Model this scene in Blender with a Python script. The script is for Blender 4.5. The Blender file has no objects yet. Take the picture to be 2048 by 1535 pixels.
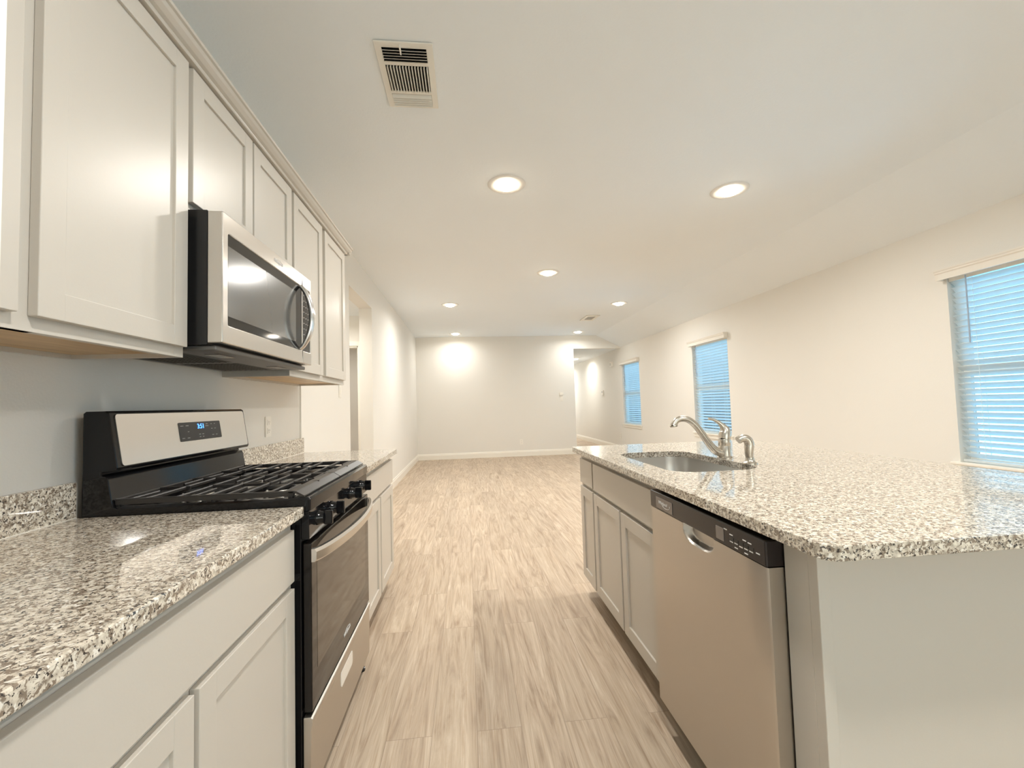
import bpy, bmesh, math, random
from mathutils import Vector, Matrix
random.seed(7)
PI = math.pi
S = bpy.context.scene
C = S.collection

# ------------------------------------------------------------------ camera
cam_d = bpy.data.cameras.new('camera'); cam = bpy.data.objects.new('camera', cam_d); C.objects.link(cam)
cam_d.sensor_width = 36; cam_d.lens = 866.93/2048*36; cam_d.clip_start = .02
_R = Vector((.99421, -.103378, -.029293)); _U = Vector((.024248, -.049726, .998469)); _F = Vector((.104676, .993398, .046931))
cam.matrix_world = Matrix(((_R.x, _U.x, -_F.x, 1.1459), (_R.y, _U.y, -_F.y, 0), (_R.z, _U.z, -_F.z, 1.204), (0, 0, 0, 1)))
S.camera = cam
# ------------------------------------------------------------------ world, exposure
W = bpy.data.worlds.new('world'); S.world = W; W.use_nodes = True
# daylight: clear blue on the window side (+X), a white side added behind the camera (-Y) as neutral fill
_n, _l = W.node_tree.nodes, W.node_tree.links
_tc = _n.new('ShaderNodeTexCoord'); _sx = _n.new('ShaderNodeSeparateXYZ'); _mr = _n.new('ShaderNodeMapRange'); _mx = _n.new('ShaderNodeMix'); _mx.data_type = 'RGBA'
_l.new(_tc.outputs['Generated'], _sx.inputs[0]); _l.new(_sx.outputs['Y'], _mr.inputs[0])
for _k, _v in ((1, -.75), (2, -.15), (3, 1.0), (4, 0.0)): _mr.inputs[_k].default_value = _v
_l.new(_mr.outputs[0], _mx.inputs[0])
_mx.inputs[6].default_value = (1.25, 4.6, 7.6, 1)      # blue side
_mx.inputs[7].default_value = (3.6, 3.5, 3.25, 1)     # added white fill side
_l.new(_mx.outputs[2], _n['Background'].inputs[0]); _n['Background'].inputs[1].default_value = 1.0
LAMP_W = 24.0            # area lamp under each ceiling light
LAMP_COL = (1, .955, .89)
LIVING_COL = (1, .985, .95)  # the living-room and hall lamps are a whiter kind
S.view_settings.view_transform = 'Standard'; S.view_settings.look = 'None'
S.view_settings.exposure = 0.05; S.view_settings.gamma = 1.0; S.view_settings.use_curve_mapping = False
S.cycles.use_denoising = True
S.cycles.max_bounces = 12; S.cycles.diffuse_bounces = 8; S.cycles.glossy_bounces = 6; S.cycles.transparent_max_bounces = 12
S.cycles.sample_clamp_indirect = 8; S.cycles.caustics_reflective = False; S.cycles.caustics_refractive = False

# ------------------------------------------------------------------ materials
def mat(name, col, rough=.5, metal=0, spec=.5, coat=0, emit=None, estr=0):
    m = bpy.data.materials.new(name); m.use_nodes = True
    b = m.node_tree.nodes['Principled BSDF']
    b.inputs['Base Color'].default_value = (*col, 1); b.inputs['Roughness'].default_value = rough
    b.inputs['Metallic'].default_value = metal; b.inputs['Specular IOR Level'].default_value = spec
    b.inputs['Coat Weight'].default_value = coat; b.inputs['Coat Roughness'].default_value = .03
    if emit: b.inputs['Emission Color'].default_value = (*emit, 1); b.inputs['Emission Strength'].default_value = estr
    return m
def nt(m): return m.node_tree, m.node_tree.nodes, m.node_tree.links, m.node_tree.nodes['Principled BSDF']
def coords(N, L, scale=(1, 1, 1), rot=(0, 0, 0)):
    g = N.new('ShaderNodeNewGeometry'); mp = N.new('ShaderNodeMapping')   # world position: every slab shows its own piece of stone
    mp.inputs['Scale'].default_value = scale; mp.inputs['Rotation'].default_value = rot
    L.new(g.outputs['Position'], mp.inputs['Vector']); return mp.outputs['Vector']
def noise(N, L, vec, scale, detail=3, rough=.5, dist=0):
    n = N.new('ShaderNodeTexNoise'); n.inputs['Scale'].default_value = scale; n.inputs['Detail'].default_value = detail
    n.inputs['Roughness'].default_value = rough; n.inputs['Distortion'].default_value = dist
    L.new(vec, n.inputs['Vector']); return n.outputs['Fac']
def ramp(N, L, fac, stops, interp='LINEAR'):
    r = N.new('ShaderNodeValToRGB'); r.color_ramp.interpolation = interp
    e = r.color_ramp.elements
    while len(e) < len(stops): e.new(.5)
    for k, (p, c) in enumerate(stops): e[k].position = p; e[k].color = (*c, 1) if len(c) == 3 else c
    L.new(fac, r.inputs['Fac']); return r.outputs['Color']
def mix(N, L, fac, a, b, typ='MIX'):
    x = N.new('ShaderNodeMix'); x.data_type = 'RGBA'; x.blend_type = typ
    for i, v in ((0, fac), (6, a), (7, b)):
        if hasattr(v, 'is_output'): L.new(v, x.inputs[i])
        elif i == 0: x.inputs[0].default_value = v
        else: x.inputs[i].default_value = (*v, 1)
    return x.outputs[2]
def bump(N, L, b, h, strength, dist):
    n = N.new('ShaderNodeBump'); n.inputs['Strength'].default_value = strength; n.inputs['Distance'].default_value = dist
    L.new(h, n.inputs['Height']); L.new(n.outputs['Normal'], b.inputs['Normal'])

def paint(name, col, rough, bscale=0, bstr=0, spec=.4):
    m = mat(name, col, rough, spec=spec)
    t, N, L, b = nt(m); v = coords(N, L)
    f = noise(N, L, v, 1.3, 2)
    L.new(mix(N, L, f, tuple(c*.985 for c in col), tuple(min(1, c*1.015) for c in col)), b.inputs['Base Color'])
    if bscale: bump(N, L, b, noise(N, L, v, bscale, 3), bstr, .004)
    return m
M = {}
M['wall'] = paint('wall_paint', (.79, .77, .725), .75, 140, .12)
M['ceiling'] = paint('ceiling_paint', (.83, .865, .885), .8, 90, .2)
M['trim'] = paint('white_trim_paint', (.86, .83, .76), .35)
M['cab'] = paint('greige_cabinet_paint', (.585, .55, .495), .33, 220, .03, .5)
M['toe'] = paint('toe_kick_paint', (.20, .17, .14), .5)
M['maple'] = mat('maple_underside', (.62, .43, .22), .45)
t, N, L, b = nt(M['maple']); v = coords(N, L, (12, 1.2, 12))
L.new(ramp(N, L, noise(N, L, v, 3, 4, .6), [(.3, (.48, .31, .15)), (.7, (.68, .49, .27))]), b.inputs['Base Color'])

# granite: cream ground, taupe blotches, dark flecks
M['granite'] = mat('speckled_granite', (.7, .62, .5), .04, spec=.8)
t, N, L, b = nt(M['granite']); v = coords(N, L)
base = ramp(N, L, noise(N, L, v, 80, 3, .55), [(.34, (.40, .35, .285)), (.5, (.66, .60, .505)), (.66, (.82, .77, .67))])
blot = ramp(N, L, noise(N, L, v, 112, 4, .6, .6), [(.52, (0, 0, 0)), (.555, (1, 1, 1))])
c1 = mix(N, L, blot, base, (.25, .20, .155))
fl = ramp(N, L, noise(N, L, v, 150, 3, .65, .4), [(.575, (0, 0, 0)), (.60, (1, 1, 1))])
c2 = mix(N, L, fl, c1, (.05, .043, .04))
wf = ramp(N, L, noise(N, L, v, 95, 2, .5, .2), [(.61, (0, 0, 0)), (.65, (1, 1, 1))])
L.new(mix(N, L, wf, c2, (.86, .83, .76)), b.inputs['Base Color'])

# plank floor: boards 0.165 wide, 1.22 long, running away along Y
M['floor'] = mat('oak_plank_floor', (.45, .36, .27), .58, spec=.22)
t, N, L, b = nt(M['floor'])
g = N.new('ShaderNodeNewGeometry'); mp = N.new('ShaderNodeMapping')
mp.inputs['Rotation'].default_value = (0, 0, PI/2); mp.inputs['Location'].default_value = (0, 1.16-.165*7, 0)
L.new(g.outputs['Position'], mp.inputs['Vector'])
mp.inputs['Location'].default_value = (0, -1.155+.165*0, 0)
br = N.new('ShaderNodeTexBrick'); br.offset = .37; br.offset_frequency = 2
for k, vv in (('Scale', 1), ('Mortar Size', .0009), ('Mortar Smooth', .1), ('Bias', 0), ('Brick Width', 1.22), ('Row Height', .165)): br.inputs[k].default_value = vv
br.inputs['Color1'].default_value = (0, 0, 0, 1); br.inputs['Color2'].default_value = (1, 1, 1, 1); br.inputs['Mortar'].default_value = (.5, .5, .5, 1)
L.new(mp.outputs['Vector'], br.inputs['Vector'])
off = N.new('ShaderNodeVectorMath'); off.operation = 'SCALE'; off.inputs[3].default_value = 37.0
L.new(br.outputs['Color'], off.inputs[0])
add = N.new('ShaderNodeVectorMath'); add.operation = 'ADD'; L.new(g.outputs['Position'], add.inputs[0]); L.new(off.outputs[0], add.inputs[1])
def stretched(sx, sy):
    q = N.new('ShaderNodeMapping'); q.inputs['Scale'].default_value = (sx, sy, 1); L.new(add.outputs[0], q.inputs['Vector']); return q.outputs['Vector']
grain = noise(N, L, stretched(7.5, .62), 2.0, 6, .62, 2.6)
fine = noise(N, L, stretched(75, 1.6), 2.6, 4, .6, .3)
cloud = noise(N, L, stretched(1.8, .7), 1.6, 2, .5)
gc = ramp(N, L, grain, [(.30, (.37, .285, .21)), (.46, (.485, .392, .30)), (.58, (.55, .455, .355)), (.72, (.64, .55, .445))])
gc = mix(N, L, .42, gc, ramp(N, L, fine, [(.34, (.30, .24, .19)), (.5, (.5, .5, .5)), (.68, (.68, .66, .63))]), 'SOFT_LIGHT')
gc = mix(N, L, .5, gc, ramp(N, L, cloud, [(.35, (.41, .41, .42)), (.65, (.59, .58, .56))]), 'SOFT_LIGHT')
tint = ramp(N, L, br.outputs['Color'], [(0, (.93, .925, .92)), (1, (1.04, 1.035, 1.03))])
gc = mix(N, L, 1, gc, tint, 'MULTIPLY')
mf = N.new('ShaderNodeMath'); mf.operation = 'MULTIPLY'; mf.inputs[1].default_value = .55; L.new(br.outputs['Fac'], mf.inputs[0])
gc = mix(N, L, mf.outputs[0], gc, (.17, .125, .09))
L.new(gc, b.inputs['Base Color'])
bump(N, L, b, fine, .10, .002)

def steel(name, col, rough, aniso=.75, tan=(.06, 1, .03)):
    """brushed along Y: reflections smear across the brushing"""
    m = mat(name, col, rough, 1)
    t, N, L, b = nt(m); v = coords(N, L, (900, 2.5, 900))
    f = noise(N, L, v, 1, 2, .6)
    r = N.new('ShaderNodeMapRange'); r.inputs[3].default_value = rough*.985; r.inputs[4].default_value = rough*1.02
    L.new(f, r.inputs[0]); L.new(r.outputs[0], b.inputs['Roughness'])
    b.inputs['Anisotropic'].default_value = aniso
    c = N.new('ShaderNodeCombineXYZ')
    for k in range(3): c.inputs[k].default_value = tan[k]
    L.new(c.outputs[0], b.inputs['Tangent'])
    return m
M['steel'] = steel('brushed_steel', (.72, .69, .65), .27)
M['steel_dull'] = steel('brushed_steel_dull', (.62, .585, .54), .36, .6)
M['sink'] = steel('satin_sink_steel', (.66, .645, .62), .30, .3)
M['nickel'] = mat('brushed_nickel', (.60, .555, .49), .27, 1)
M['chrome'] = mat('satin_chrome', (.78, .77, .76), .18, 1)
M['gloss_black'] = mat('gloss_black_enamel', (.006, .006, .007), .09, spec=.38)
M['black'] = mat('black_plastic', (.010, .010, .011), .28)
M['dw_black'] = mat('dishwasher_black_panel', (.016, .012, .013), .25)
M['iron'] = mat('cast_iron', (.026, .024, .023), .36)
M['cap'] = mat('burner_cap_black', (.010, .010, .010), .35)
M['alu'] = mat('burner_aluminium', (.60, .58, .53), .4, 1)
M['dark_glass'] = mat('dark_oven_glass', (.012, .010, .009), .05, spec=.32)
M['mw_glass'] = mat('microwave_glass', (.012, .012, .012), .06, spec=.55)
M['mw_mesh'] = mat('microwave_screen', (.10, .10, .095), .16, spec=.8, coat=.5)
M['oven_window'] = mat('oven_window_tint', (.060, .046, .034), .05, spec=.45)
M['grey_mark'] = mat('grey_print', (.42, .42, .42), .5)
M['white_mark'] = mat('white_print', (.8, .8, .8), .45)
M['led'] = mat('blue_led', (.02, .05, .3), .4, emit=(.05, .22, 1.0), estr=6)
M['plastic'] = mat('white_plastic', (.86, .83, .77), .35)
M['slot'] = mat('dark_slot', (.05, .045, .04), .6)
M['underside'] = mat('microwave_underside', (.16, .155, .15), .45, .6)
M['badge'] = mat('grey_badge_film', (.22, .20, .19), .25, .3)
M['lens'] = mat('lit_lamp_lens', (1, .95, .85), .4, emit=(1, .86, .66), estr=30)
M['ring'] = mat('lamp_trim_ring', (.80, .79, .76), .5)
M['vent'] = paint('vent_white_enamel', (.80, .775, .71), .4)
M['duct'] = mat('duct_shade_black', (.004, .004, .004), .9)  # near-black so the inner shade of the vents sits in the colour
M['valance'] = paint('blind_valance_white', (.80, .765, .70), .4)
M['cord'] = mat('blind_wand', (.35, .42, .52), .4)
M['caulk'] = mat('white_caulk', (.85, .82, .75), .5)
# blinds: white vinyl that lets some light through
m = bpy.data.materials.new('vinyl_slat'); m.use_nodes = True; M['slat'] = m
t = m.node_tree; N, L = t.nodes, t.links; b = N['Principled BSDF']
b.inputs['Base Color'].default_value = (.86, .87, .86, 1); b.inputs['Roughness'].default_value = .45
tr = N.new('ShaderNodeBsdfTranslucent'); tr.inputs[0].default_value = (.80, .86, .88, 1)
mx = N.new('ShaderNodeMixShader'); mx.inputs[0].default_value = .45
L.new(b.outputs[0], mx.inputs[1]); L.new(tr.outputs[0], mx.inputs[2]); L.new(mx.outputs[0], N['Material Output'].inputs[0])
# window glass: clear with a fresnel sheen
m = bpy.data.materials.new('window_glass'); m.use_nodes = True; M['glass'] = m
t = m.node_tree; N, L = t.nodes, t.links; N.remove(N['Principled BSDF'])
tp = N.new('ShaderNodeBsdfTransparent'); tp.inputs[0].default_value = (.94, .97, .96, 1)
gl = N.new('ShaderNodeBsdfGlossy'); gl.inputs['Roughness'].default_value = .02
fr = N.new('ShaderNodeFresnel'); fr.inputs[0].default_value = 1.45
mx = N.new('ShaderNodeMixShader'); L.new(fr.outputs[0], mx.inputs[0]); L.new(tp.outputs[0], mx.inputs[1]); L.new(gl.outputs[0], mx.inputs[2])
L.new(mx.outputs[0], N['Material Output'].inputs[0])

# ------------------------------------------------------------------ mesh helpers
def bm_new(): return bmesh.new()
def box(bm, x0, x1, y0, y1, z0, z1, bev=0, seg=2):
    r = bmesh.ops.create_cube(bm, size=1)
    for v in r['verts']:
        v.co = Vector((x0+(v.co.x+.5)*(x1-x0), y0+(v.co.y+.5)*(y1-y0), z0+(v.co.z+.5)*(z1-z0)))
    if bev:
        e = list({e for v in r['verts'] for e in v.link_edges})
        bmesh.ops.bevel(bm, geom=e, offset=bev, segments=seg, profile=.5, affect='EDGES')
    return bm
def prism(bm, pts, axis, a, b_):
    """closed 2-D profile swept along one axis. axis 'y': pts are (x,z); 'x': (y,z); 'z': (x,y)"""
    def P(p, t):
        return Vector((p[0], t, p[1])) if axis == 'y' else Vector((t, p[0], p[1])) if axis == 'x' else Vector((p[0], p[1], t))
    A = [bm.verts.new(P(p, a)) for p in pts]; B = [bm.verts.new(P(p, b_)) for p in pts]
    n = len(pts)
    for i in range(n): bm.faces.new((A[i], A[(i+1) % n], B[(i+1) % n], B[i]))
    bm.faces.new(A[::-1]); bm.faces.new(B)
    return bm
def frame_axes(d):
    d = d.normalized(); u = Vector((0, 0, 1)).cross(d)
    if u.length < 1e-4: u = Vector((1, 0, 0)).cross(d)
    u.normalize(); return u, d.cross(u)
def tube(bm, pts, rad, seg=16, cap=True, flat=1.0):
    pts = [Vector(p) for p in pts]
    if not hasattr(rad, '__len__'): rad = [rad]*len(pts)
    rings = []; u = None
    for i, p in enumerate(pts):
        d = (pts[min(i+1, len(pts)-1)]-pts[max(i-1, 0)]).normalized()
        if u is None: u, w = frame_axes(d)
        else:
            u = (u-d*u.dot(d)).normalized(); w = d.cross(u)
        rings.append([bm.verts.new(p+rad[i]*(math.cos(2*PI*k/seg)*u+flat*math.sin(2*PI*k/seg)*w)) for k in range(seg)])
    for a, c in zip(rings, rings[1:]):
        for k in range(seg): bm.faces.new((a[k], a[(k+1) % seg], c[(k+1) % seg], c[k]))
    if cap: bm.faces.new(rings[0][::-1]); bm.faces.new(rings[-1])
    return bm
def smooth_path(pts, n=8):
    """Catmull-Rom through the points (any tuple length)"""
    P = [pts[0]]+list(pts)+[pts[-1]]; out = []
    for i in range(1, len(P)-2):
        for k in range(n):
            t = k/n; a, b_, c, d = P[i-1], P[i], P[i+1], P[i+2]
            out.append(tuple(.5*(2*b_[j]+(c[j]-a[j])*t+(2*a[j]-5*b_[j]+4*c[j]-d[j])*t*t+(3*b_[j]-a[j]-3*c[j]+d[j])*t**3) for j in range(len(b_))))
    out.append(tuple(pts[-1])); return out
def lathe(bm, prof, o, axis=(0, 0, 1), seg=32):
    """prof: (r, h) along axis from o"""
    d = Vector(axis).normalized(); u, w = frame_axes(d); o = Vector(o); rings = []
    for r, h in prof:
        if r < 1e-6: rings.append([bm.verts.new(o+d*h)])
        else: rings.append([bm.verts.new(o+d*h+r*(math.cos(2*PI*k/seg)*u+math.sin(2*PI*k/seg)*w)) for k in range(seg)])
    for a, c in zip(rings, rings[1:]):
        for k in range(seg):
            k2 = (k+1) % seg
            if len(a) == 1 and len(c) == 1: continue
            if len(a) == 1: bm.faces.new((a[0], c[k2], c[k]))
            elif len(c) == 1: bm.faces.new((a[k], a[k2], c[0]))
            else: bm.faces.new((a[k], a[k2], c[k2], c[k]))
    return bm
def rrect(x0, x1, y0, y1, r, n=8):
    out = []
    for cx, cy, a0 in ((x1-r, y1-r, 0), (x0+r, y1-r, PI/2), (x0+r, y0+r, PI), (x1-r, y0+r, 1.5*PI)):
        for k in range(n+1):
            a = a0+PI/2*k/n; out.append((cx+r*math.cos(a), cy+r*math.sin(a)))
    return out
def slab(bm, outer, holes, z0, z1):
    """flat plate with holes"""
    for z, flip in ((z1, False), (z0, True)):
        es = []
        for loop in [outer]+holes:
            vs = [bm.verts.new((x, y, z)) for x, y in loop]
            es += [bm.edges.new((vs[i], vs[(i+1) % len(vs)])) for i in range(len(vs))]
        bmesh.ops.triangle_fill(bm, edges=es, use_beauty=True, use_dissolve=False)
    for loop in [outer]+holes:
        n = len(loop)
        for i in range(n):
            (xa, ya), (xb, yb) = loop[i], loop[(i+1) % n]
            bm.faces.new([bm.verts.new(c) for c in ((xa, ya, z0), (xb, yb, z0), (xb, yb, z1), (xa, ya, z1))])
    bmesh.ops.remove_doubles(bm, verts=bm.verts[:], dist=1e-5)
    return bm

def pieces(name, boxes, m, parent, bev=0):
    for q in boxes: obj(name, box(bm_new(), *q, bev), m, parent)
def root_loc(o):
    while o.parent: o = o.parent
    return o.location.copy()
def obj(name, bm, m, parent=None, smooth=False, bevel=0, angle=35):
    bmesh.ops.recalc_face_normals(bm, faces=bm.faces[:])
    if parent: bmesh.ops.translate(bm, verts=bm.verts[:], vec=-root_loc(parent))
    me = bpy.data.meshes.new(name); bm.to_mesh(me); bm.free()
    if smooth:
        me.polygons.foreach_set('use_smooth', [True]*len(me.polygons))
        me.set_sharp_from_angle(angle=math.radians(angle))
    o = bpy.data.objects.new(name, me); C.objects.link(o)
    me.materials.append(M[m] if isinstance(m, str) else m)
    if parent: o.parent = parent
    if bevel:
        md = o.modifiers.new('bevel', 'BEVEL'); md.width = bevel; md.segments = 2; md.limit_method = 'ANGLE'; md.angle_limit = math.radians(50)
    return o
def tag(o, label, cat, group=None):
    o['label'] = label; o['category'] = cat
    if group: o['group'] = group
    return o
def thing(name, label, cat, loc=(0, 0, 0), group=None):
    o = bpy.data.objects.new(name, None); C.objects.link(o); o.location = loc; o.empty_display_size = .05
    return tag(o, label, cat, group)
def structure(name, bm, m, **k):
    o = obj(name, bm, m, **k); o['kind'] = 'structure'; return o
def dup(root, loc, label, group):
    r = root.copy(); C.objects.link(r); r.location = loc; r['label'] = label; r['group'] = group
    for ch in list(root.children):
        c = ch.copy(); C.objects.link(c); c.parent = r
        for g_ in list(ch.children):
            d = g_.copy(); C.objects.link(d); d.parent = c
    return r
def lettering(name, txt, size, m, parent, o, right, up, depth=.0004, shear=0, align='CENTER'):
    cu = bpy.data.curves.new('letters', 'FONT'); cu.body = txt; cu.size = size; cu.extrude = depth; cu.shear = shear
    cu.align_x = align; cu.align_y = 'CENTER'; cu.resolution_u = 3
    tmp = bpy.data.objects.new('letters', cu); C.objects.link(tmp)
    bpy.context.view_layer.update()
    me = bpy.data.meshes.new_from_object(tmp.evaluated_get(bpy.context.evaluated_depsgraph_get()))
    bpy.data.objects.remove(tmp)
    bm = bmesh.new(); bm.from_mesh(me); bpy.data.meshes.remove(me)
    r, u = Vector(right).normalized(), Vector(up).normalized(); n = r.cross(u); o = Vector(o)
    for v in bm.verts: v.co = o+r*v.co.x+u*v.co.y+n*v.co.z
    return obj(name, bm, m, parent)

# ------------------------------------------------------------------ the setting
H, XR, YB, XRIDGE, HR = 2.795, 4.848, 10.037, 4.25, 2.50
structure('floor', box(bm_new(), -2.4, 5.0, -3.15, 16.2, -.12, 0), 'floor')
bm = bm_new()
prism(bm, [(-.14, H), (XRIDGE, H), (XR+.02, HR-.01), (XR+.02, HR+.2), (XRIDGE, H+.15), (-.14, H+.15)], 'y', -3.15, YB+.13)
structure('ceiling', bm, 'ceiling')
structure('ceiling_hall', box(bm_new(), 3.5, XR+.02, YB+.13, 16.2, 2.49, 2.62), 'ceiling')
structure('ceiling_passage', box(bm_new(), -2.4, -.13, 4.25, 8.4, 2.44, 2.56), 'ceiling')
# left wall with the wide opening to the side passage
bm = bm_new()
box(bm, -.14, 0, -3.15, 3.12, 0, H)
box(bm, -.14, .012, 3.12, 4.38, 0, H)
box(bm, -.14, .012, 5.42, YB+.13, 0, H)
box(bm, -.14, .012, 4.38, 5.42, 2.432, H)
structure('wall_left', bm, 'wall')
# back wall, gable shaped, with the opening into the hall at its right end
bm = bm_new()
prism(bm, [(-.14, 0), (3.693, 0), (3.693, 2.48), (XR, 2.48), (XR, HR), (XRIDGE, H), (-.14, H)], 'y', YB, YB+.13)
structure('wall_back', bm, 'wall')
# right wall with window holes
WIN = [(8.965, 9.99), (5.78, 6.75), (1.955, 2.935), (-2.6, -.5)]  # last opening is an added unseen window behind the camera, for fill
SILL, HEAD = .652, 2.098
bm = bm_new(); ys = [-3.15]
for a, b_ in sorted(WIN):
    box(bm, XR, XR+.15, ys[-1], a, 0, HR+.1); box(bm, XR, XR+.15, a, b_, 0, SILL); box(bm, XR, XR+.15, a, b_, HEAD, HR+.1); ys.append(b_)
box(bm, XR, XR+.15, ys[-1], 16.2, 0, HR+.12)
structure('wall_right', bm, 'wall')
bm = bm_new()      # near wall behind the camera, with an added unseen window for fill daylight
NW = (.9, 4.5, .35, 2.30)
box(bm, -.14, NW[0], -3.15, -3.0, 0, H); box(bm, NW[1], XR+.15, -3.15, -3.0, 0, H); box(bm, NW[0], NW[1], -3.15, -3.0, 0, NW[2]); box(bm, NW[0], NW[1], -3.15, -3.0, NW[3], H)
structure('wall_near', bm, 'wall')
bm = bm_new(); box(bm, 3.5, XR, 16.05, 16.2, 0, 2.5); box(bm, 3.563, 3.693, YB+.13, 16.05, 0, 2.5)
structure('wall_hall', bm, 'wall')
# side passage: wall with a doorway, facing the camera, and the rooms beyond
bm = bm_new()
box(bm, -.265, -.14, 5.9, 6.02, 0, 2.44); box(bm, -1.06, -.265, 5.9, 6.02, 2.035, 2.44); box(bm, -2.4, -1.06, 5.9, 6.02, 0, 2.44)
box(bm, -2.4, -2.28, 4.25, 8.4, 0, 2.44); box(bm, -2.4, -.14, 4.25, 4.37, 0, 2.44); box(bm, -2.4, -.14, 8.28, 8.4, 0, 2.44)
structure('wall_passage', bm, 'wall')
# stub wall at the near end of the kitchen run with its fluted casing
structure('wall_stub', box(bm_new(), 0, .75, .26, .385, 0, H), 'wall')
bm = bm_new()
prism(bm, [(.75, .25), (.762, .25), (.768, .262), (.768, .30), (.764, .306), (.768, .312), (.768, .345), (.763, .352), (.766, .36), (.766, .372), (.760, .380), (.764, .388), (.764, .396), (.75, .402)], 'z', 0, 2.45)
structure('trim_1', bm, 'trim')
# door casing in the passage
bm = bm_new()
box(bm, -.27, -.212, 5.878, 5.9, 0, 2.095, .004); box(bm, -1.113, -1.055, 5.878, 5.9, 0, 2.095, .004); box(bm, -1.113, -.212, 5.876, 5.9, 2.035, 2.10, .004)
box(bm, -.282, -.265, 5.9, 6.02, 0, 2.035); box(bm, -1.06, -1.043, 5.9, 6.02, 0, 2.035); box(bm, -1.06, -.265, 5.9, 6.02, 2.018, 2.035)
structure('door_1', bm, 'trim')
# baseboards
def baseprof(h=.135, t=.016): return [(0, 0), (t, 0), (t, h*.72), (t*.7, h*.78), (t*.7, h*.88), (t*.3, h*.96), (t*.25, h), (0, h)]
def bb(name, segs):
    bm = bm_new()
    for ax, s, at, a, b_ in segs:
        pr = [((at+s*x), z) for x, z in baseprof()]
        prism(bm, pr, 'y' if ax == 'y' else 'x', a, b_)
    structure(name, bm, 'trim')
bb('baseboard_left', [('y', 1, .012, 3.16, 4.38), ('y', 1, .012, 5.42, YB), ('y', 1, 0, -3, .26)])
bb('baseboard_back', [('x', -1, YB, .012, 3.693)])
bb('baseboard_right', [('y', -1, XR, -3, 16.05)])
bb('baseboard_near', [('x', 1, -3, 0, XR)])
bb('baseboard_hall', [('y', 1, 3.693, YB+.13, 16.05), ('x', -1, 16.05, 3.693, XR)])
bb('baseboard_passage', [('x', -1, 5.9, -.212, -.14), ('x', -1, 5.9, -2.28, -1.113), ('y', 1, -2.28, 4.37, 5.9)])

# windows: frame, two sashes with a meeting rail, panes, sill with apron
def window(n, a, b_):
    w = bpy.data.objects.new('window_%d' % n, None); C.objects.link(w); w.location = (XR, (a+b_)/2, SILL); w['kind'] = 'structure'
    x0, x1 = XR+.085, XR+.145; mid = (SILL+HEAD)/2; bm = bm_new(); e = .001
    box(bm, x0, x1, a+e, a+.045, SILL+e, HEAD-e, .003); box(bm, x0, x1, b_-.045, b_-e, SILL+e, HEAD-e, .003)
    box(bm, x0, x1, a+.045, b_-.045, SILL+e, SILL+.05, .003); box(bm, x0, x1, a+.045, b_-.045, HEAD-.045, HEAD-e, .003)
    box(bm, x0-.004, x1-.006, a+.045, b_-.045, mid-.025, mid+.025, .003)
    obj('window_frame', bm, 'trim', w)
    for z0, z1, dx in ((SILL+.05, mid-.025, .022), (mid+.025, HEAD-.045, .038)):
        obj('pane', box(bm_new(), x0+dx, x0+dx+.004, a+.045, b_-.045, z0, z1), 'glass', w)
    bm = bm_new()
    box(bm, XR-.0004, XR+.085, a+e, b_-e, SILL+.0005, SILL+.0195, 0); box(bm, XR-.035, XR-.0005, a-.045, b_+.045, SILL, SILL+.02, .004)
    box(bm, XR-.016, XR-.0005, a-.03, b_+.03, SILL-.055, SILL, .003)
    obj('window_sill', bm, 'trim', w)
for i, (a, b_) in enumerate(WIN): window(i+1, a, b_)
w5 = bpy.data.objects.new('window_5', None); C.objects.link(w5); w5.location = (2.7, -3.0, .35); w5['kind'] = 'structure'  # added unseen window, lets fill daylight in from behind the camera
bm = bm_new(); xs = [NW[0]+.001, 2.1, 3.3, NW[1]-.001]
for k, x in enumerate(xs): box(bm, x-(.03 if 0 < k < 3 else (0 if k == 0 else .05)), x+(.03 if 0 < k < 3 else (.05 if k == 0 else 0)), -3.14, -3.08, NW[2]+.001, NW[3]-.001, .003)
box(bm, NW[0]+.051, NW[1]-.051, -3.138, -3.082, NW[2]+.001, NW[2]+.06, .003); box(bm, NW[0]+.051, NW[1]-.051, -3.138, -3.082, NW[3]-.06, NW[3]-.001, .003)
obj('window_frame', bm, 'trim', w5)
for a, b_ in ((xs[0]+.05, xs[1]-.03), (xs[1]+.03, xs[2]-.03), (xs[2]+.03, xs[3]-.05)): obj('pane', box(bm_new(), a, b_, -3.112, -3.108, NW[2]+.06, NW[3]-.06), 'glass', w5)

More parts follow.
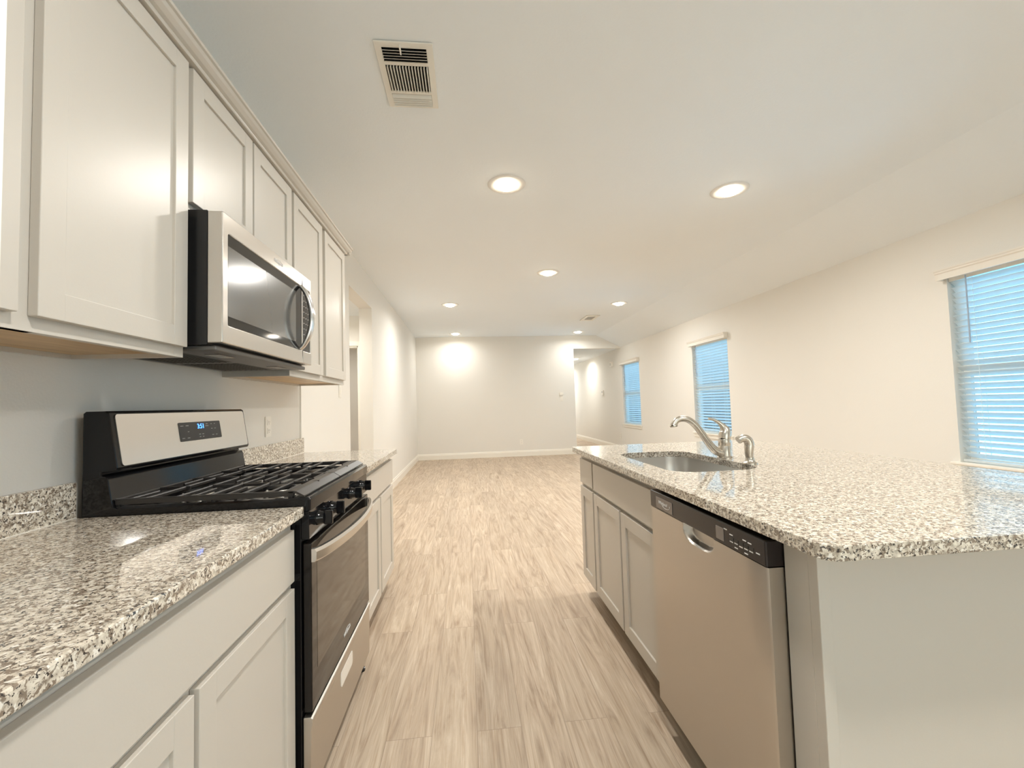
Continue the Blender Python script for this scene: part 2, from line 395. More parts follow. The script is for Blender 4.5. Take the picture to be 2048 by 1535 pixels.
# ------------------------------------------------------------------ blinds
def blind(a, b_, label, wand_y):
    r = thing('window_blind', label, 'blind', (XR, (a+b_)/2, SILL+.02), 'white slatted window blinds on the right wall')
    # valance with moulded profile and returned ends
    bm = bm_new()
    pr = [(XR-.052, 2.060), (XR-.064, 2.060), (XR-.064, 2.105), (XR-.072, 2.113), (XR-.072, 2.122), (XR-.078, 2.130), (XR-.078, 2.140), (XR-.052, 2.140)]
    prism(bm, pr, 'y', a-.03, b_+.03)
    obj('valance', bm, 'valance', r)
    pieces('valance_return', [(XR-.052, XR-.001, a-.03, a-.018, 2.060, 2.140), (XR-.052, XR-.001, b_+.018, b_+.03, 2.060, 2.140)], 'valance', r, .001)
    obj('headrail', box(bm_new(), XR+.008, XR+.06, a+.006, b_-.006, 2.045, 2.095, .002), 'valance', r)
    bm = bm_new(); n = 31; z0, z1 = SILL+.075, 2.022; th = math.radians(42); hw = .025; X = XR+.036
    for k in range(n):
        z = z0+(z1-z0)*k/(n-1)
        # slightly crowned slat, room-side edge high
        pts = []
        for j in range(5):
            s = -1+j/2; bow = .0028*(1-s*s)
            pts.append((X-s*hw*math.cos(th)+bow*math.sin(th), z+s*hw*math.sin(th)+bow*math.cos(th)))
        off = [(p[0]-.0026*math.sin(th), p[1]-.0026*math.cos(th)) for p in pts]
        prism(bm, pts+off[::-1], 'y', a+.012, b_-.012)
    obj('slats', bm, 'slat', r)
    obj('bottom_rail', box(bm_new(), X-.024, X+.024, a+.012, b_-.012, SILL+.024, SILL+.042, .003), 'slat', r)
    for q in (.16, .5, .84):
        y = a+(b_-a)*q; bm = bm_new()
        for dx in (-.0225, .0225): box(bm, X+dx-.0006, X+dx+.0006, y-.0012, y+.0012, SILL+.03, 2.05)
        for k in range(31): z = SILL+.055+k*.0432; box(bm, X-.0225, X+.0225, y-.0004, y+.0004, z, z+.0008)
        obj('ladder_cord', bm, 'slat', r)
    bm = bm_new(); tube(bm, [(XR-.012, wand_y, 2.062), (XR-.014, wand_y, 1.56)], [.0045, .0055], 8)
    obj('tilt_wand', bm, 'cord', r)
blind(*WIN[0], 'white slatted blind on the far window, closest to the hall opening', 9.80)
blind(*WIN[1], 'white slatted blind on the middle window, behind the kitchen faucet', 6.62)
blind(*WIN[2], 'large white slatted blind on the near window above the island counter, nearest the camera', 2.80)

# ------------------------------------------------------------------ cabinets
def shaker(parent, name, xf, sgn, y0, y1, z0, z1, st=.057, th=.019, rec=.008):
    """door whose front lies at x = xf and looks along sgn"""
    xb = xf-sgn*th; xp = xf-sgn*rec
    def bx(bm, xa, xc, *r, bev=0): box(bm, min(xa, xc), max(xa, xc), *r, bev=bev)
    bm = bm_new()
    bx(bm, xb, xp, y0+.01, y1-.01, z0+.01, z1-.01)
    bx(bm, xb, xf, y0, y0+st, z0, z1, bev=.0016); bx(bm, xb, xf, y1-st, y1, z0, z1, bev=.0016)
    bx(bm, xb, xf-sgn*.0003, y0+st-.0012, y1-st+.0012, z0, z0+st, bev=.0014); bx(bm, xb, xf-sgn*.0003, y0+st-.0012, y1-st+.0012, z1-st, z1, bev=.0014)
    return obj(name, bm, 'cab', parent)
def panel_front(parent, name, xf, sgn, y0, y1, z0, z1, th=.019):
    return obj(name, box(bm_new(), min(xf, xf-sgn*th), max(xf, xf-sgn*th), y0, y1, z0, z1, .002), 'cab', parent)
def face_frame(parent, x0, x1, y0, y1, z0, z1, rails, stiles, w=.04):
    """rails: z spans, stiles: y spans inside the outer frame"""
    bm = bm_new()
    for a, b_ in [(y0, y0+w), (y1-w, y1)]+stiles: box(bm, x0, x1, a, b_, z0, z1, .0008)
    for a, b_ in rails: box(bm, x0+.0002, x1-.0002, y0+w, y1-w, a, b_, .0008)
    return obj('face_frame', bm, 'cab', parent)
UG = 'upper wall cabinets'
def upper(label, y0, y1, z0, doors, stiles, door_z0, side=True):
    t_ = thing('wall_cabinet', label, 'cabinet', (0.002, (y0+y1)/2, z0), UG)
    zb = 2.31; e = .002; bm = bm_new()
    box(bm, e, .286, y0, y0+.016, z0, zb); box(bm, e, .286, y1-.016, y1, z0, zb)
    box(bm, e, .014, y0+.016, y1-.016, z0, zb); box(bm, .014, .286, y0+.016, y1-.016, zb-.016, zb)
    obj('body', bm, 'cab', t_)
    obj('bottom_panel', box(bm_new(), .014, .286, y0+.016, y1-.016, z0+.012, z0+.026), 'maple', t_)
    face_frame(t_, .286, .305, y0, y1, z0, zb, [(z0, z0+.038), (2.255, zb)], stiles)
    for a, b_ in doors: shaker(t_, 'door', .3245, 1, a, b_, door_z0, 2.279)
    return t_
upper('tall two-door wall cabinet beside the near end of the counter, left of the microwave', .42, 1.386, 1.372, [(.433, .885), (.922, 1.374)], [(.87, .937)], 1.402)
upper('short two-door wall cabinet directly above the microwave', 1.388, 2.168, 1.832, [(1.396, 1.772), (1.784, 2.158)], [(1.765, 1.79)], 1.853)
upper('tall two-door wall cabinet at the far end, right of the microwave', 2.170, 3.098, 1.372, [(2.186, 2.606), (2.653, 3.073)], [(2.59, 2.67)], 1.402)
bm = bm_new()
prism(bm, [(.3055, 2.287), (.333, 2.287), (.336, 2.291), (.337, 2.296), (.348, 2.299), (.360, 2.308), (.366, 2.317), (.373, 2.319), (.374, 2.328), (.3055, 2.328)], 'y', .39, 3.115)
bmesh.ops.recalc_face_normals(bm, faces=bm.faces[:])
cm = thing('crown_molding', 'greige crown molding running along the tops of the wall cabinets', 'molding', (.3055, 1.75, 2.287))
obj('front_run', bm, 'cab', cm)
bm = bm_new()
prism(bm, [(3.0985, 2.287), (3.115, 2.287), (3.118, 2.291), (3.119, 2.296), (3.130, 2.299), (3.142, 2.308), (3.147, 2.317), (3.152, 2.319), (3.153, 2.328), (3.0985, 2.328)], 'x', .002, .352)
obj('end_return', bm, 'cab', cm)

def base_cab(label, sgn, xback, xface, y0, y1, doors, drawers, stiles, group, ztop=.883, dz=(.125, .682), wz=(.702, .852), wall_rail=True):
    """xface = outer face of the face frame"""
    t_ = thing('base_cabinet', label, 'cabinet', ((xback+xface)/2, (y0+y1)/2, 0), group)
    x0, x1 = sorted((xback, xface-sgn*.019)); bm = bm_new()
    box(bm, x0, x1, y0, y0+.016, .10, ztop); box(bm, x0, x1, y1-.016, y1, .10, ztop)
    box(bm, x0, x1, y0+.016, y1-.016, .10, .116)
    bk = (xback, xback+sgn*.012); box(bm, min(bk), max(bk), y0+.016, y1-.016, .116, ztop)
    obj('body', bm, 'cab', t_)
    xa, xb = sorted((xface-sgn*.019, xface))
    face_frame(t_, xa, xb, y0, y1, .10, ztop, [(.10, .14), (.665, .715), (.84, ztop)], stiles)
    k0, k1 = sorted((xback+sgn*.02, xface-sgn*.085))
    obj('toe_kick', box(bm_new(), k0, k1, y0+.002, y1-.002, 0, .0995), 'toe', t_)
    for a, b_ in doors: shaker(t_, 'door', xface+sgn*.0195, sgn, a, b_, *dz)
    for nm, a, b_ in drawers: panel_front(t_, nm, xface+sgn*.0195, sgn, a, b_, *wz)
    return t_
LG = 'base cabinets along the left wall'; IG = 'base cabinets of the island'
base_cab('greige base cabinet under the near counter, left of the range', 1, .002, .6085, .39, 1.388, [(.438, .893), (.909, 1.366)], [('drawer_front', .438, 1.366)], [(.88, .92)], LG)
base_cab('greige base cabinet under the far counter, right of the range', 1, .002, .6085, 2.168, 3.10, [(2.190, 2.632), (2.660, 3.068)], [('drawer_front', 2.190, 3.068)], [(2.62, 2.67)], LG)
base_cab('narrow one-door island base cabinet at the far end', -1, 2.48, 1.8728, 2.458, 2.755, [(2.468, 2.728)], [('drawer_front', 2.468, 2.728)], [], IG)
base_cab('two-door island sink base cabinet beside the dishwasher', -1, 2.48, 1.8728, 1.606, 2.456, [(1.614, 2.010), (2.030, 2.446)], [('false_drawer_front', 1.614, 2.446)], [(2.0, 2.04)], IG)
# island end panel, corner stile and back
ep = thing('island_end_panel', 'plain greige panel closing the near end of the island, beside the dishwasher', 'panel', (2.3, .88, 0))
obj('panel', box(bm_new(), 1.90, 2.78, .868, .886, 0, .883), 'cab', ep)
obj('corner_stile', box(bm_new(), 1.8728, 1.90, .862, .888, 0, .883, .0015), 'cab', ep)
obj('filler', box(bm_new(), 1.8728, 1.892, .888, .9585, 0, .883, .001), 'cab', ep)
obj('support_wall', box(bm_new(), 2.49, 2.78, .886, 2.755, 0, .883), 'cab', ep)

# ------------------------------------------------------------------ counters
def counter(label, outer, holes, loc, splash=None, bev=.004):
    t_ = thing('countertop', label, 'countertop', loc, None)
    obj('slab', slab(bm_new(), outer, holes, .8835, .914), 'granite', t_, bevel=bev)
    if splash:
        obj('backsplash', box(bm_new(), .001, .02, *splash, .9142, 1.016, .002), 'granite', t_)
        obj('caulk_line', box(bm_new(), .02, .0215, *splash, .9142, .9162), 'caulk', t_)
    return t_
counter('speckled granite countertop left of the range, with low backsplash', [(.001, .388), (.648, .388), (.648, 1.389), (.001, 1.389)], [], (.3, .9, .8835), (.388, 1.389))
counter('speckled granite countertop right of the range, with low backsplash', [(.001, 2.166), (.648, 2.166)]+[(.648-.02+.02*math.cos(a*PI/8), 3.155-.02+.02*math.sin(a*PI/8)) for a in range(5)]+[(.001, 3.155)], [], (.3, 2.66, .8835), (2.166, 3.150))
IX0, IX1, IY0, IY1 = 1.824, 3.065, .778, 2.825
hole = rrect(1.962, 2.352, 1.655, 2.362, .105, 9)
counter('large speckled granite island countertop with the sink cut-out', rrect(IX0, IX1, IY0, IY1, .035, 5), [hole], (2.4, 1.8, .8835))

# sink
sk = thing('kitchen_sink', 'stainless undermount sink set into the island counter', 'sink', (2.157, 2.01, .68))
bm = bm_new(); loops = []
for x0, x1, y0, y1, r, z in ((1.945, 2.369, 1.638, 2.379, .115, .883), (1.957, 2.357, 1.65, 2.367, .108, .883), (1.958, 2.356, 1.651, 2.366, .107, .86), (1.966, 2.348, 1.659, 2.358, .10, .73),
                             (1.985, 2.329, 1.678, 2.339, .085, .706), (2.03, 2.284, 1.72, 2.297, .06, .699), (2.12, 2.19, 1.975, 2.045, .03, .694)):
    loops.append([bm.verts.new((x, y, z)) for x, y in rrect(x0, x1, y0, y1, r, 9)])
for a, c in zip(loops, loops[1:]):
    for k in range(len(a)): bm.faces.new((a[k], a[(k+1) % len(a)], c[(k+1) % len(a)], c[k]))
bm.faces.new(loops[-1])
obj('bowl', bm, 'sink', sk, smooth=True, angle=50)
obj('drain', lathe(bm_new(), [(.045, .6955), (.045, .700), (.038, .7015), (.034, .699), (0, .699)], (2.155, 2.01, 0)), 'chrome', sk, smooth=True)

# faucet
fa = thing('kitchen_faucet', 'brushed nickel faucet with arched spout behind the sink', 'faucet', (2.392, 2.01, .914))
obj('escutcheon', lathe(bm_new(), [(0, .9142), (.036, .9142), (.036, .918), (.031, .923), (.029, .924), (0, .924)], (2.392, 2.01, 0)), 'nickel', fa, smooth=True)
obj('faucet_body', lathe(bm_new(), [(.0, .92), (.0285, .92), (.0285, .972), (.0278, .973), (.0278, .9745), (.0285, .9755), (.0285, 1.004), (.0275, 1.006), (0, 1.006)], (2.392, 2.01, 0)), 'nickel', fa, smooth=True)
sp = smooth_path([(2.385, .936, .022), (2.345, .950, .0195), (2.313, .985, .0178), (2.281, 1.032, .0165), (2.246, 1.078, .0158), (2.212, 1.104, .0152), (2.180, 1.111, .0148), (2.155, 1.104, .0145), (2.141, 1.088, .0148), (2.137, 1.079, .0165)], 6)
bm = bm_new(); tube(bm, [(p[0], 2.01, p[1]) for p in sp], [p[2] for p in sp], 20)
obj('spout', bm, 'nickel', fa, smooth=True)
obj('aerator', lathe(bm_new(), [(0, 0), (.0185, 0), (.0190, -.004), (.0165, -.008), (.013, -.008), (.012, -.004), (0, -.004)], (2.137, 2.01, 1.081), (-.16, 0, 1)), 'nickel', fa, smooth=True)
hp = smooth_path([(2.392, 1.006, .0285), (2.396, 1.025, .028), (2.398, 1.045, .0245), (2.391, 1.062, .017), (2.378, 1.077, .0115), (2.358, 1.092, .0082), (2.338, 1.102, .0065), (2.316, 1.107, .0055)], 6)
bm = bm_new(); tube(bm, [(p[0], 2.01, p[1]) for p in hp], [p[2] for p in hp], 20)
obj('lever_handle', bm, 'nickel', fa, smooth=True)
# side sprayer
ss = thing('side_sprayer', 'brushed nickel side sprayer standing right of the faucet', 'sprayer', (2.372, 1.794, .914))
obj('base_flange', lathe(bm_new(), [(0, .9142), (.031, .9142), (.030, .919), (.022, .925), (.0175, .932), (.0165, .942), (0, .942)], (2.372, 1.794, 0)), 'nickel', ss, smooth=True)
hp = smooth_path([(2.372, .93, .0145), (2.370, .955, .0165), (2.371, .98, .0185), (2.373, 1.0, .0195), (2.366, 1.018, .019), (2.35, 1.026, .0172), (2.334, 1.024, .0162), (2.322, 1.018, .0165)], 6)
bm = bm_new(); tube(bm, [(p[0], 1.794, p[1]) for p in hp], [p[2] for p in hp], 18)
obj('spray_head', bm, 'nickel', ss, smooth=True)

# ------------------------------------------------------------------ dishwasher
DY0, DY1, DX = .962, 1.602, 1.832
dw = thing('dishwasher', 'stainless dishwasher with black control strip in the island', 'dishwasher', (2.1, 1.28, 0))
obj('tub', box(bm_new(), 1.885, 2.45, .972, 1.598, .11, .870), 'black', dw)
bm = bm_new()   # front panel: a grid whose centre top is pressed in as the pull pocket
def pocket(y, z):
    u = (y-1.272)/.088; w = (.806-z)/.052
    d = 1-(abs(u)**3+max(w, 0)**3)
    return .024*min(1, max(0, d)*2.2) if w < 1 else 0
ysg = [DY0+.006, 1.05, 1.15]+[1.172+.2*k/48 for k in range(49)]+[1.40, 1.5, DY1-.004]
zsg = [.105, .3, .5, .65, .735]+[.745+.0605*k/26 for k in range(27)]
G = [[bm.verts.new((DX+pocket(y, z), y, z)) for y in ysg] for z in zsg]
for i in range(len(zsg)-1):
    for j in range(len(ysg)-1): bm.faces.new((G[i][j], G[i][j+1], G[i+1][j+1], G[i+1][j]))
# folded returns
n = len(ysg)
def ret(loop, dv):
    B = [bm.verts.new(v.co+Vector(dv)) for v in loop]
    C2 = [bm.verts.new(v.co+Vector((.045, dv[1], dv[2]))) for v in loop]
    for k in range(len(loop)-1):
        bm.faces.new((loop[k], loop[k+1], B[k+1], B[k])); bm.faces.new((B[k], B[k+1], C2[k+1], C2[k]))
ret([G[i][0] for i in range(len(zsg))], (.004, -.006, 0)); ret([G[i][n-1] for i in range(len(zsg))], (.004, .004, 0)); ret(G[0], (.004, 0, -.004))
obj('front_panel', bm, 'steel_dull', dw, smooth=True, angle=40)
cp = obj('control_strip', box(bm_new(), DX-.002, 1.88, DY0, DY1, .8065, .868, .004, 3), 'dw_black', dw)
bd = obj('brand_badge', box(bm_new(), DX-.0035, DX-.002, 1.425, 1.55, .813, .853, .0006), 'badge', cp)
lettering('brand_lettering', 'Whirlpool', .016, 'white_mark', cp, (DX-.0042, 1.495, .836), (0, -1, 0), (0, 0, 1), shear=.25)
bm = bm_new(); tube(bm, [(DX-.0042, 1.47+.03*math.cos(a), .834+.011*math.sin(a)) for a in [PI*.9+k*PI*1.15/14 for k in range(15)]], .0008, 6)
obj('swirl_mark', bm, 'white_mark', cp)
for k, (y, z) in enumerate([(1.095, .844), (1.04, .846), (1.02, .845), (1.095, .826), (1.075, .827), (1.055, .825), (1.035, .826), (1.015, .826), (1.075, .816), (1.035, .815), (1.12, .852), (.99, .83)]):
    obj('button_legend', box(bm_new(), DX-.0024, DX-.0018, y-.007, y+.007, z-.0014, z+.0014), 'white_mark', cp)
for y in (1.093, 1.073, 1.053, 1.033, 1.013): obj('button', box(bm_new(), DX-.003, DX-.0015, y-.008, y+.008, .829, .838, .0005), 'black', cp)
obj('start_button', box(bm_new(), DX-.0035, DX-.0015, 1.128, 1.165, .816, .852, .001), 'badge', cp)
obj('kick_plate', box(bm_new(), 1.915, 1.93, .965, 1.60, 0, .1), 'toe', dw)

# ------------------------------------------------------------------ gas range
RY0, RY1 = 1.3935, 2.162
rg = thing('gas_range', 'freestanding black and stainless gas range between the left counters', 'range', (.33, 1.778, 0))
obj('body', box(bm_new(), .03, .636, RY0+.001, RY1-.001, .05, .8985, .002), 'gloss_black', rg)
for x in (.08, .632):
    for y in (RY0+.04, RY1-.04):
        bm = bm_new(); lathe(bm, [(0, 0), (.018, 0), (.018, .012), (.010, .014), (.010, .05), (0, .05)], (x, y, 0), seg=14)
        obj('levelling_foot', bm, 'black', rg)
# cooktop: shallow tray with a raised rim and a bull-nose front
bm = bm_new()
xo, yo0, yo1 = (.092, .664), RY0, RY1
zt = .9385
L0 = rrect(xo[0], xo[1], yo0, yo1, .012, 3); L1 = rrect(xo[0], xo[1], yo0, yo1, .012, 3); L2 = rrect(xo[0]+.004, xo[1]-.006, yo0+.004, yo1-.004, .012, 3)
L3 = rrect(xo[0]+.012, xo[1]-.028, yo0+.020, yo1-.020, .02, 3); L4 = rrect(xo[0]+.018, xo[1]-.036, yo0+.028, yo1-.028, .02, 3)
lv = []
for lp, z in ((L0, .899), (L1, zt-.006), (L2, zt), (L3, zt), (L4, zt-.014)): lv.append([bm.verts.new((x, y, z)) for x, y in lp])
for a, c in zip(lv, lv[1:]):
    for k in range(len(a)): bm.faces.new((a[k], a[(k+1) % len(a)], c[(k+1) % len(a)], c[k]))
bm.faces.new(lv[-1]); bm.faces.new(lv[0][::-1])
obj('cooktop', bm, 'gloss_black', rg, smooth=True, angle=30)
# burners
for x, y, r in ((.235, 1.595, .038), (.235, 1.962, .034), (.50, 1.595, .045), (.50, 1.962, .05)):
    bn = obj('burner', lathe(bm_new(), [(0, .9245), (r*1.25, .9245), (r*1.25, .928), (r*1.05, .931), (r*.98, .938), (0, .938)], (x, y, 0)), 'alu', rg, smooth=True)
    obj('burner_cap', lathe(bm_new(), [(0, .938), (r, .938), (r, .943), (r*.9, .946), (0, .947)], (x, y, 0)), 'cap', bn, smooth=True)
    obj('igniter', lathe(bm_new(), [(0, .926), (.004, .926), (.003, .944), (0, .944)], (x-.02, y-r*1.45, 0), seg=10), 'plastic', bn)
# two cast iron grates
def bar(bm, p, q, w=.0042, h=.010, z=.9595):
    p, q = Vector((*p, z)), Vector((*q, z)); d = (q-p).normalized(); s = Vector((-d.y, d.x, 0))
    pr = [(-w, -h), (w, -h), (w, -.003), (w*.55, 0), (-w*.55, 0), (-w, -.003)]
    A = [bm.verts.new(p+s*a+Vector((0, 0, b_))) for a, b_ in pr]; B = [bm.verts.new(q+s*a+Vector((0, 0, b_))) for a, b_ in pr]
    for k in range(6): bm.faces.new((A[k], A[(k+1) % 6], B[(k+1) % 6], B[k]))
    bm.faces.new(A[::-1]); bm.faces.new(B)
for g0, g1, yb in ((1.402, 1.776, 1.595), (1.781, 2.155, 1.962)):
    bm = bm_new(); X0, X1 = .100, .632
    bar(bm, (X0, g0+.006), (X1-.02, g0+.006), .006, .016); bar(bm, (X0, g1-.006), (X1-.02, g1-.006), .006, .016)
    bar(bm, (X0+.006, g0), (X0+.006, g1), .006, .016)
    # sloping front lip
    prism(bm, [(X1-.036, .9595), (X1-.012, .9585), (X1+.012, .944), (X1+.012, .940), (X1-.016, .9525), (X1-.036, .9535)], 'y', g0, g1)
    for x in (.19, .275, .3675, .46, .538): bar(bm, (x, g0+.008), (x, g1-.008), .0038)
    for x in (.147, .32, .415, .585):
        bar(bm, (x, g0+.008), (x, yb-.062), .0033); bar(bm, (x, yb+.062), (x, g1-.008), .0033)
    for x, d in ((.235, .05), (.50, .055)): 
        bar(bm, (x-.125, yb), (x-d*.6, yb), .0036); bar(bm, (x+d*.6, yb), (x+.125, yb), .0036)
    for x in (X0+.008, .37, X1-.03):
        for y in (g0+.008, g1-.008): box(bm, x-.006, x+.006, y-.006, y+.006, .9244, .950)
    obj('grate', bm, 'iron', rg)
# control panel and knobs
bm = bm_new()
prism(bm, [(.636, .812), (.660, .812), (.6585, .897), (.636, .8985)], 'y', RY0+.002, RY1-.002)
obj('control_panel', bm, 'gloss_black', rg, bevel=.002)
for y in (1.468, 1.605, 1.862, 2.03):
    kb = obj('knob', lathe(bm_new(), [(0, -.002), (.0235, -.002), (.0235, .006), (.021, .010), (.0185, .024), (0, .024)], (.6595, y, .860), (1, 0, .02), 24), 'gloss_black', rg, smooth=True)
    obj('knob_grip', box(bm_new(), .680, .708, y-.0065, y+.0065, .838, .882, .004, 3), 'gloss_black', kb)
# backguard
bm = bm_new()
prism(bm, [(.030, .90), (.030, 1.213), (.037, 1.219), (.090, 1.219), (.099, 1.213), (.124, 1.052), (.120, 1.043), (.080, 1.040), (.080, 1.030), (.094, 1.027), (.099, 1.018), (.112, .940), (.130, .932), (.130, .90)], 'y', RY0-.0015, RY1+.0015)
bg = obj('backguard', bm, 'gloss_black', rg, bevel=.003)
bg_n = Vector((.161, 0, .025)).normalized()
def on_guard(z, lift): # point on the tilted front
    t = (1.213-z)/.161; return (.099+.025*t+lift*bg_n.x, z+lift*bg_n.z)
bm = bm_new()
lp = rrect(RY0+.016, RY1-.012, 1.055, 1.209, .010, 5)
A = []; B = []
for y, z in lp:
    x, zz = on_guard(z, .0005); A.append(bm.verts.new((x, y, zz))); x, zz = on_guard(z, .003); B.append(bm.verts.new((x, y, zz)))
for k in range(len(A)): bm.faces.new((A[k], A[(k+1) % len(A)], B[(k+1) % len(A)], B[k]))
bm.faces.new(A[::-1]); bm.faces.new(B)
obj('steel_panel', bm, 'steel', bg)
bm = bm_new(); A = []; B = []
for y, z in rrect(1.683, 1.945, 1.103, 1.172, .005, 4):
    x, zz = on_guard(z, .0031); A.append(bm.verts.new((x, y, zz))); x, zz = on_guard(z, .0045); B.append(bm.verts.new((x, y, zz)))
for k in range(len(A)): bm.faces.new((A[k], A[(k+1) % len(A)], B[(k+1) % len(A)], B[k]))
bm.faces.new(A[::-1]); bm.faces.new(B)
obj('display_panel', bm, 'black', bg)
up_g = Vector((-.025, 0, .161)).normalized()
def gp(y, z, l=.005): x, zz = on_guard(z, l); return (x, y, zz)
lettering('clock_digits', '3:51', .026, 'led', bg, gp(1.812, 1.154), (0, 1, 0), up_g, .0003)
for y, z, w in [(1.70, 1.160, .008), (1.73, 1.160, .008), (1.70, 1.115, .007), (1.73, 1.115, .007), (1.733, 1.138, .004), (1.852, 1.155, .010), (1.852, 1.163, .006), (1.882, 1.162, .004), (1.905, 1.162, .004), (1.882, 1.143, .004), (1.905, 1.143, .004), (1.80, 1.125, .005), (1.82, 1.125, .005), (1.80, 1.115, .004), (1.82, 1.115, .004), (1.885, 1.118, .006), (1.91, 1.118, .005)]:
    q = gp(y, z, .0046); obj('touch_legend', box(bm_new(), q[0]-.0004, q[0]+.0006, y-w, y+w, z-.0012, z+.0012), 'grey_mark', bg)
# oven door, window, bowed handle
od = obj('oven_door', box(bm_new(), .639, .664, RY0+.006, RY1-.006, .300, .798, .004, 3), 'dark_glass', rg)
obj('oven_window', box(bm_new(), .6637, .6646, RY0+.055, RY1-.075, .405, .735, .0004), 'oven_window', od)
bm = bm_new(); A = []
n = 28
for k in range(n+1):
    t = -1+2*k/n; y = (RY0+RY1)/2+t*.376
    bow = .052*(1-t*t)**.75; x = .668+bow
    sec = [(x-.006, .742), (x+.004, .742), (x+.010, .748), (x+.011, .772), (x+.005, .781), (x-.006, .781)]
    A.append([bm.verts.new((px, y, pz)) for px, pz in sec])
for a, c in zip(A, A[1:]):
    for k in range(6): bm.faces.new((a[k], a[(k+1) % 6], c[(k+1) % 6], c[k]))
bm.faces.new(A[0][::-1]); bm.faces.new(A[-1])
obj('door_handle', bm, 'steel', od, smooth=True, angle=25)
pieces('handle_mount', [(.6642, .670, y, y+.016, .744, .780) for y in (RY0+.014, RY1-.03)], 'steel', od, .002)
lettering('brand_lettering', 'Whirlpool', .020, 'white_mark', od, (.6648, 1.775, .350), (0, 1, 0), (0, 0, 1), shear=.25)
bm = bm_new(); tube(bm, [(.6648, 1.785+.038*math.cos(a), .349+.013*math.sin(a)) for a in [PI*1.9+k*PI*1.15/14 for k in range(15)]], .0008, 6)
obj('swirl_mark', bm, 'white_mark', od)
# storage drawer
bm = bm_new()
prism(bm, [(.640, .055), (.656, .055), (.662, .062), (.664, .255), (.668, .272), (.668, .286), (.662, .291), (.640, .291)], 'y', RY0-.0005, RY1-.003)
dr = obj('storage_drawer', bm, 'steel_dull', rg, bevel=.002)
bm = bm_new(); lp = rrect(1.69, 1.85, .188, .240, .012, 4)
prism(bm, lp, 'x', .6625, .6655)
obj('pull_label', bm, 'plastic', dr)

# ------------------------------------------------------------------ microwave
MY0, MY1, MZ0, MZ1 = 1.396, 2.160, 1.412, 1.830
mw = thing('microwave_oven', 'stainless over-the-range microwave under the short wall cabinet', 'microwave', (.2, 1.778, MZ0))
obj('case', box(bm_new(), .003, .366, MY0, MY1, MZ0, MZ1, .002), 'black', mw)
bm = bm_new()
GY0, GY1, GZ0, GZ1 = 1.428, 2.148, 1.476, 1.768
def mw_front(name, y0, y1, m, parent, hole):
    """steel surround as a ring with a rounded hole"""
    bm = bm_new(); x0, x1 = .368, .410
    O = [(y0, MZ0+.006), (y1, MZ0+.006), (y1, MZ1-.002), (y0, MZ1-.002)]
    es = []
    for x in (x1,):
        for lpp in (O, hole):
            vs = [bm.verts.new((x, a, c)) for a, c in lpp]; es += [bm.edges.new((vs[i], vs[(i+1) % len(vs)])) for i in range(len(vs))]
    bmesh.ops.triangle_fill(bm, edges=es, use_beauty=True)
    for lpp, xb in ((O, x0), (hole, x1-.004)):
        for i in range(len(lpp)):
            (a0, c0), (a1, c1) = lpp[i], lpp[(i+1) % len(lpp)]
            bm.faces.new([bm.verts.new(q) for q in ((x1, a0, c0), (x1, a1, c1), (xb, a1, c1), (xb, a0, c0))])
    bmesh.ops.remove_doubles(bm, verts=bm.verts[:], dist=1e-5)
    return obj(name, bm, m, parent, bevel=.004)
YS = 2.047
md = mw_front('door', MY0+.001, YS-.0008, 'steel', mw, rrect(GY0, YS-.004, GZ0, GZ1, .008, 4))
obj('door_glass', box(bm_new(), .372, .4075, GY0, YS-.0035, GZ0, GZ1, .001), 'mw_glass', md)
obj('window_screen', box(bm_new(), .4074, .4079, GY0+.004, YS-.07, GZ0+.030, GZ1-.038, 0), 'mw_mesh', md)
pc = mw_front('control_panel', YS+.0008, MY1-.001, 'steel', mw, rrect(YS+.004, GY1-.004, GZ0, GZ1, .005, 3))
obj('touch_glass', box(bm_new(), .372, .4075, YS+.0045, GY1-.0035, GZ0, GZ1, .001), 'mw_glass', pc)
for r in range(9):
    for c in range(3):
        y = YS+.025+c*.026; z = 1.735-r*.026; obj('key_legend', box(bm_new(), .4074, .4079, y-.005, y+.005, z-.0018, z+.0018), 'grey_mark', pc)
hpth = []
for k in range(25):
    t = -1+2*k/24; hpth.append((.412+.050*(1-t*t)**.8, 2.018, 1.622+t*.142))
bm = bm_new(); tube(bm, hpth, [.0115+.006*(1-abs(-1+2*k/24)**2) for k in range(25)], 14, flat=.75)
obj('door_handle', bm, 'chrome', md, smooth=True, angle=60)
lettering('brand_lettering', 'Whirlpool', .019, 'white_mark', md, (.4106, 1.795, 1.797), (0, 1, 0), (0, 0, 1), shear=.25)
bm = bm_new(); tube(bm, [(.4104, 1.80+.036*math.cos(a), 1.797+.011*math.sin(a)) for a in [PI*1.9+k*PI*1.15/14 for k in range(15)]], .0008, 6)
obj('swirl_mark', bm, 'white_mark', md)
un = obj('underside_plate', box(bm_new(), .02, .385, MY0+.012, MY1-.012, MZ0-.016, MZ0-.0002, .004), 'underside', mw)
for y in (1.46, 1.80):
    bm = bm_new(); box(bm, .05, .26, y-.01, y+.29, MZ0-.0166, MZ0-.0158)
    for k in range(9): box(bm, .06+k*.022, .068+k*.022, y, y+.28, MZ0-.0185, MZ0-.0162)
    obj('grease_filter', bm, 'slot', un)
pieces('lamp_cover', [(.30, .345, 1.50, 1.60, MZ0-.0185, MZ0-.0158), (.30, .345, 1.94, 2.04, MZ0-.0185, MZ0-.0158)], 'badge', un, .001)

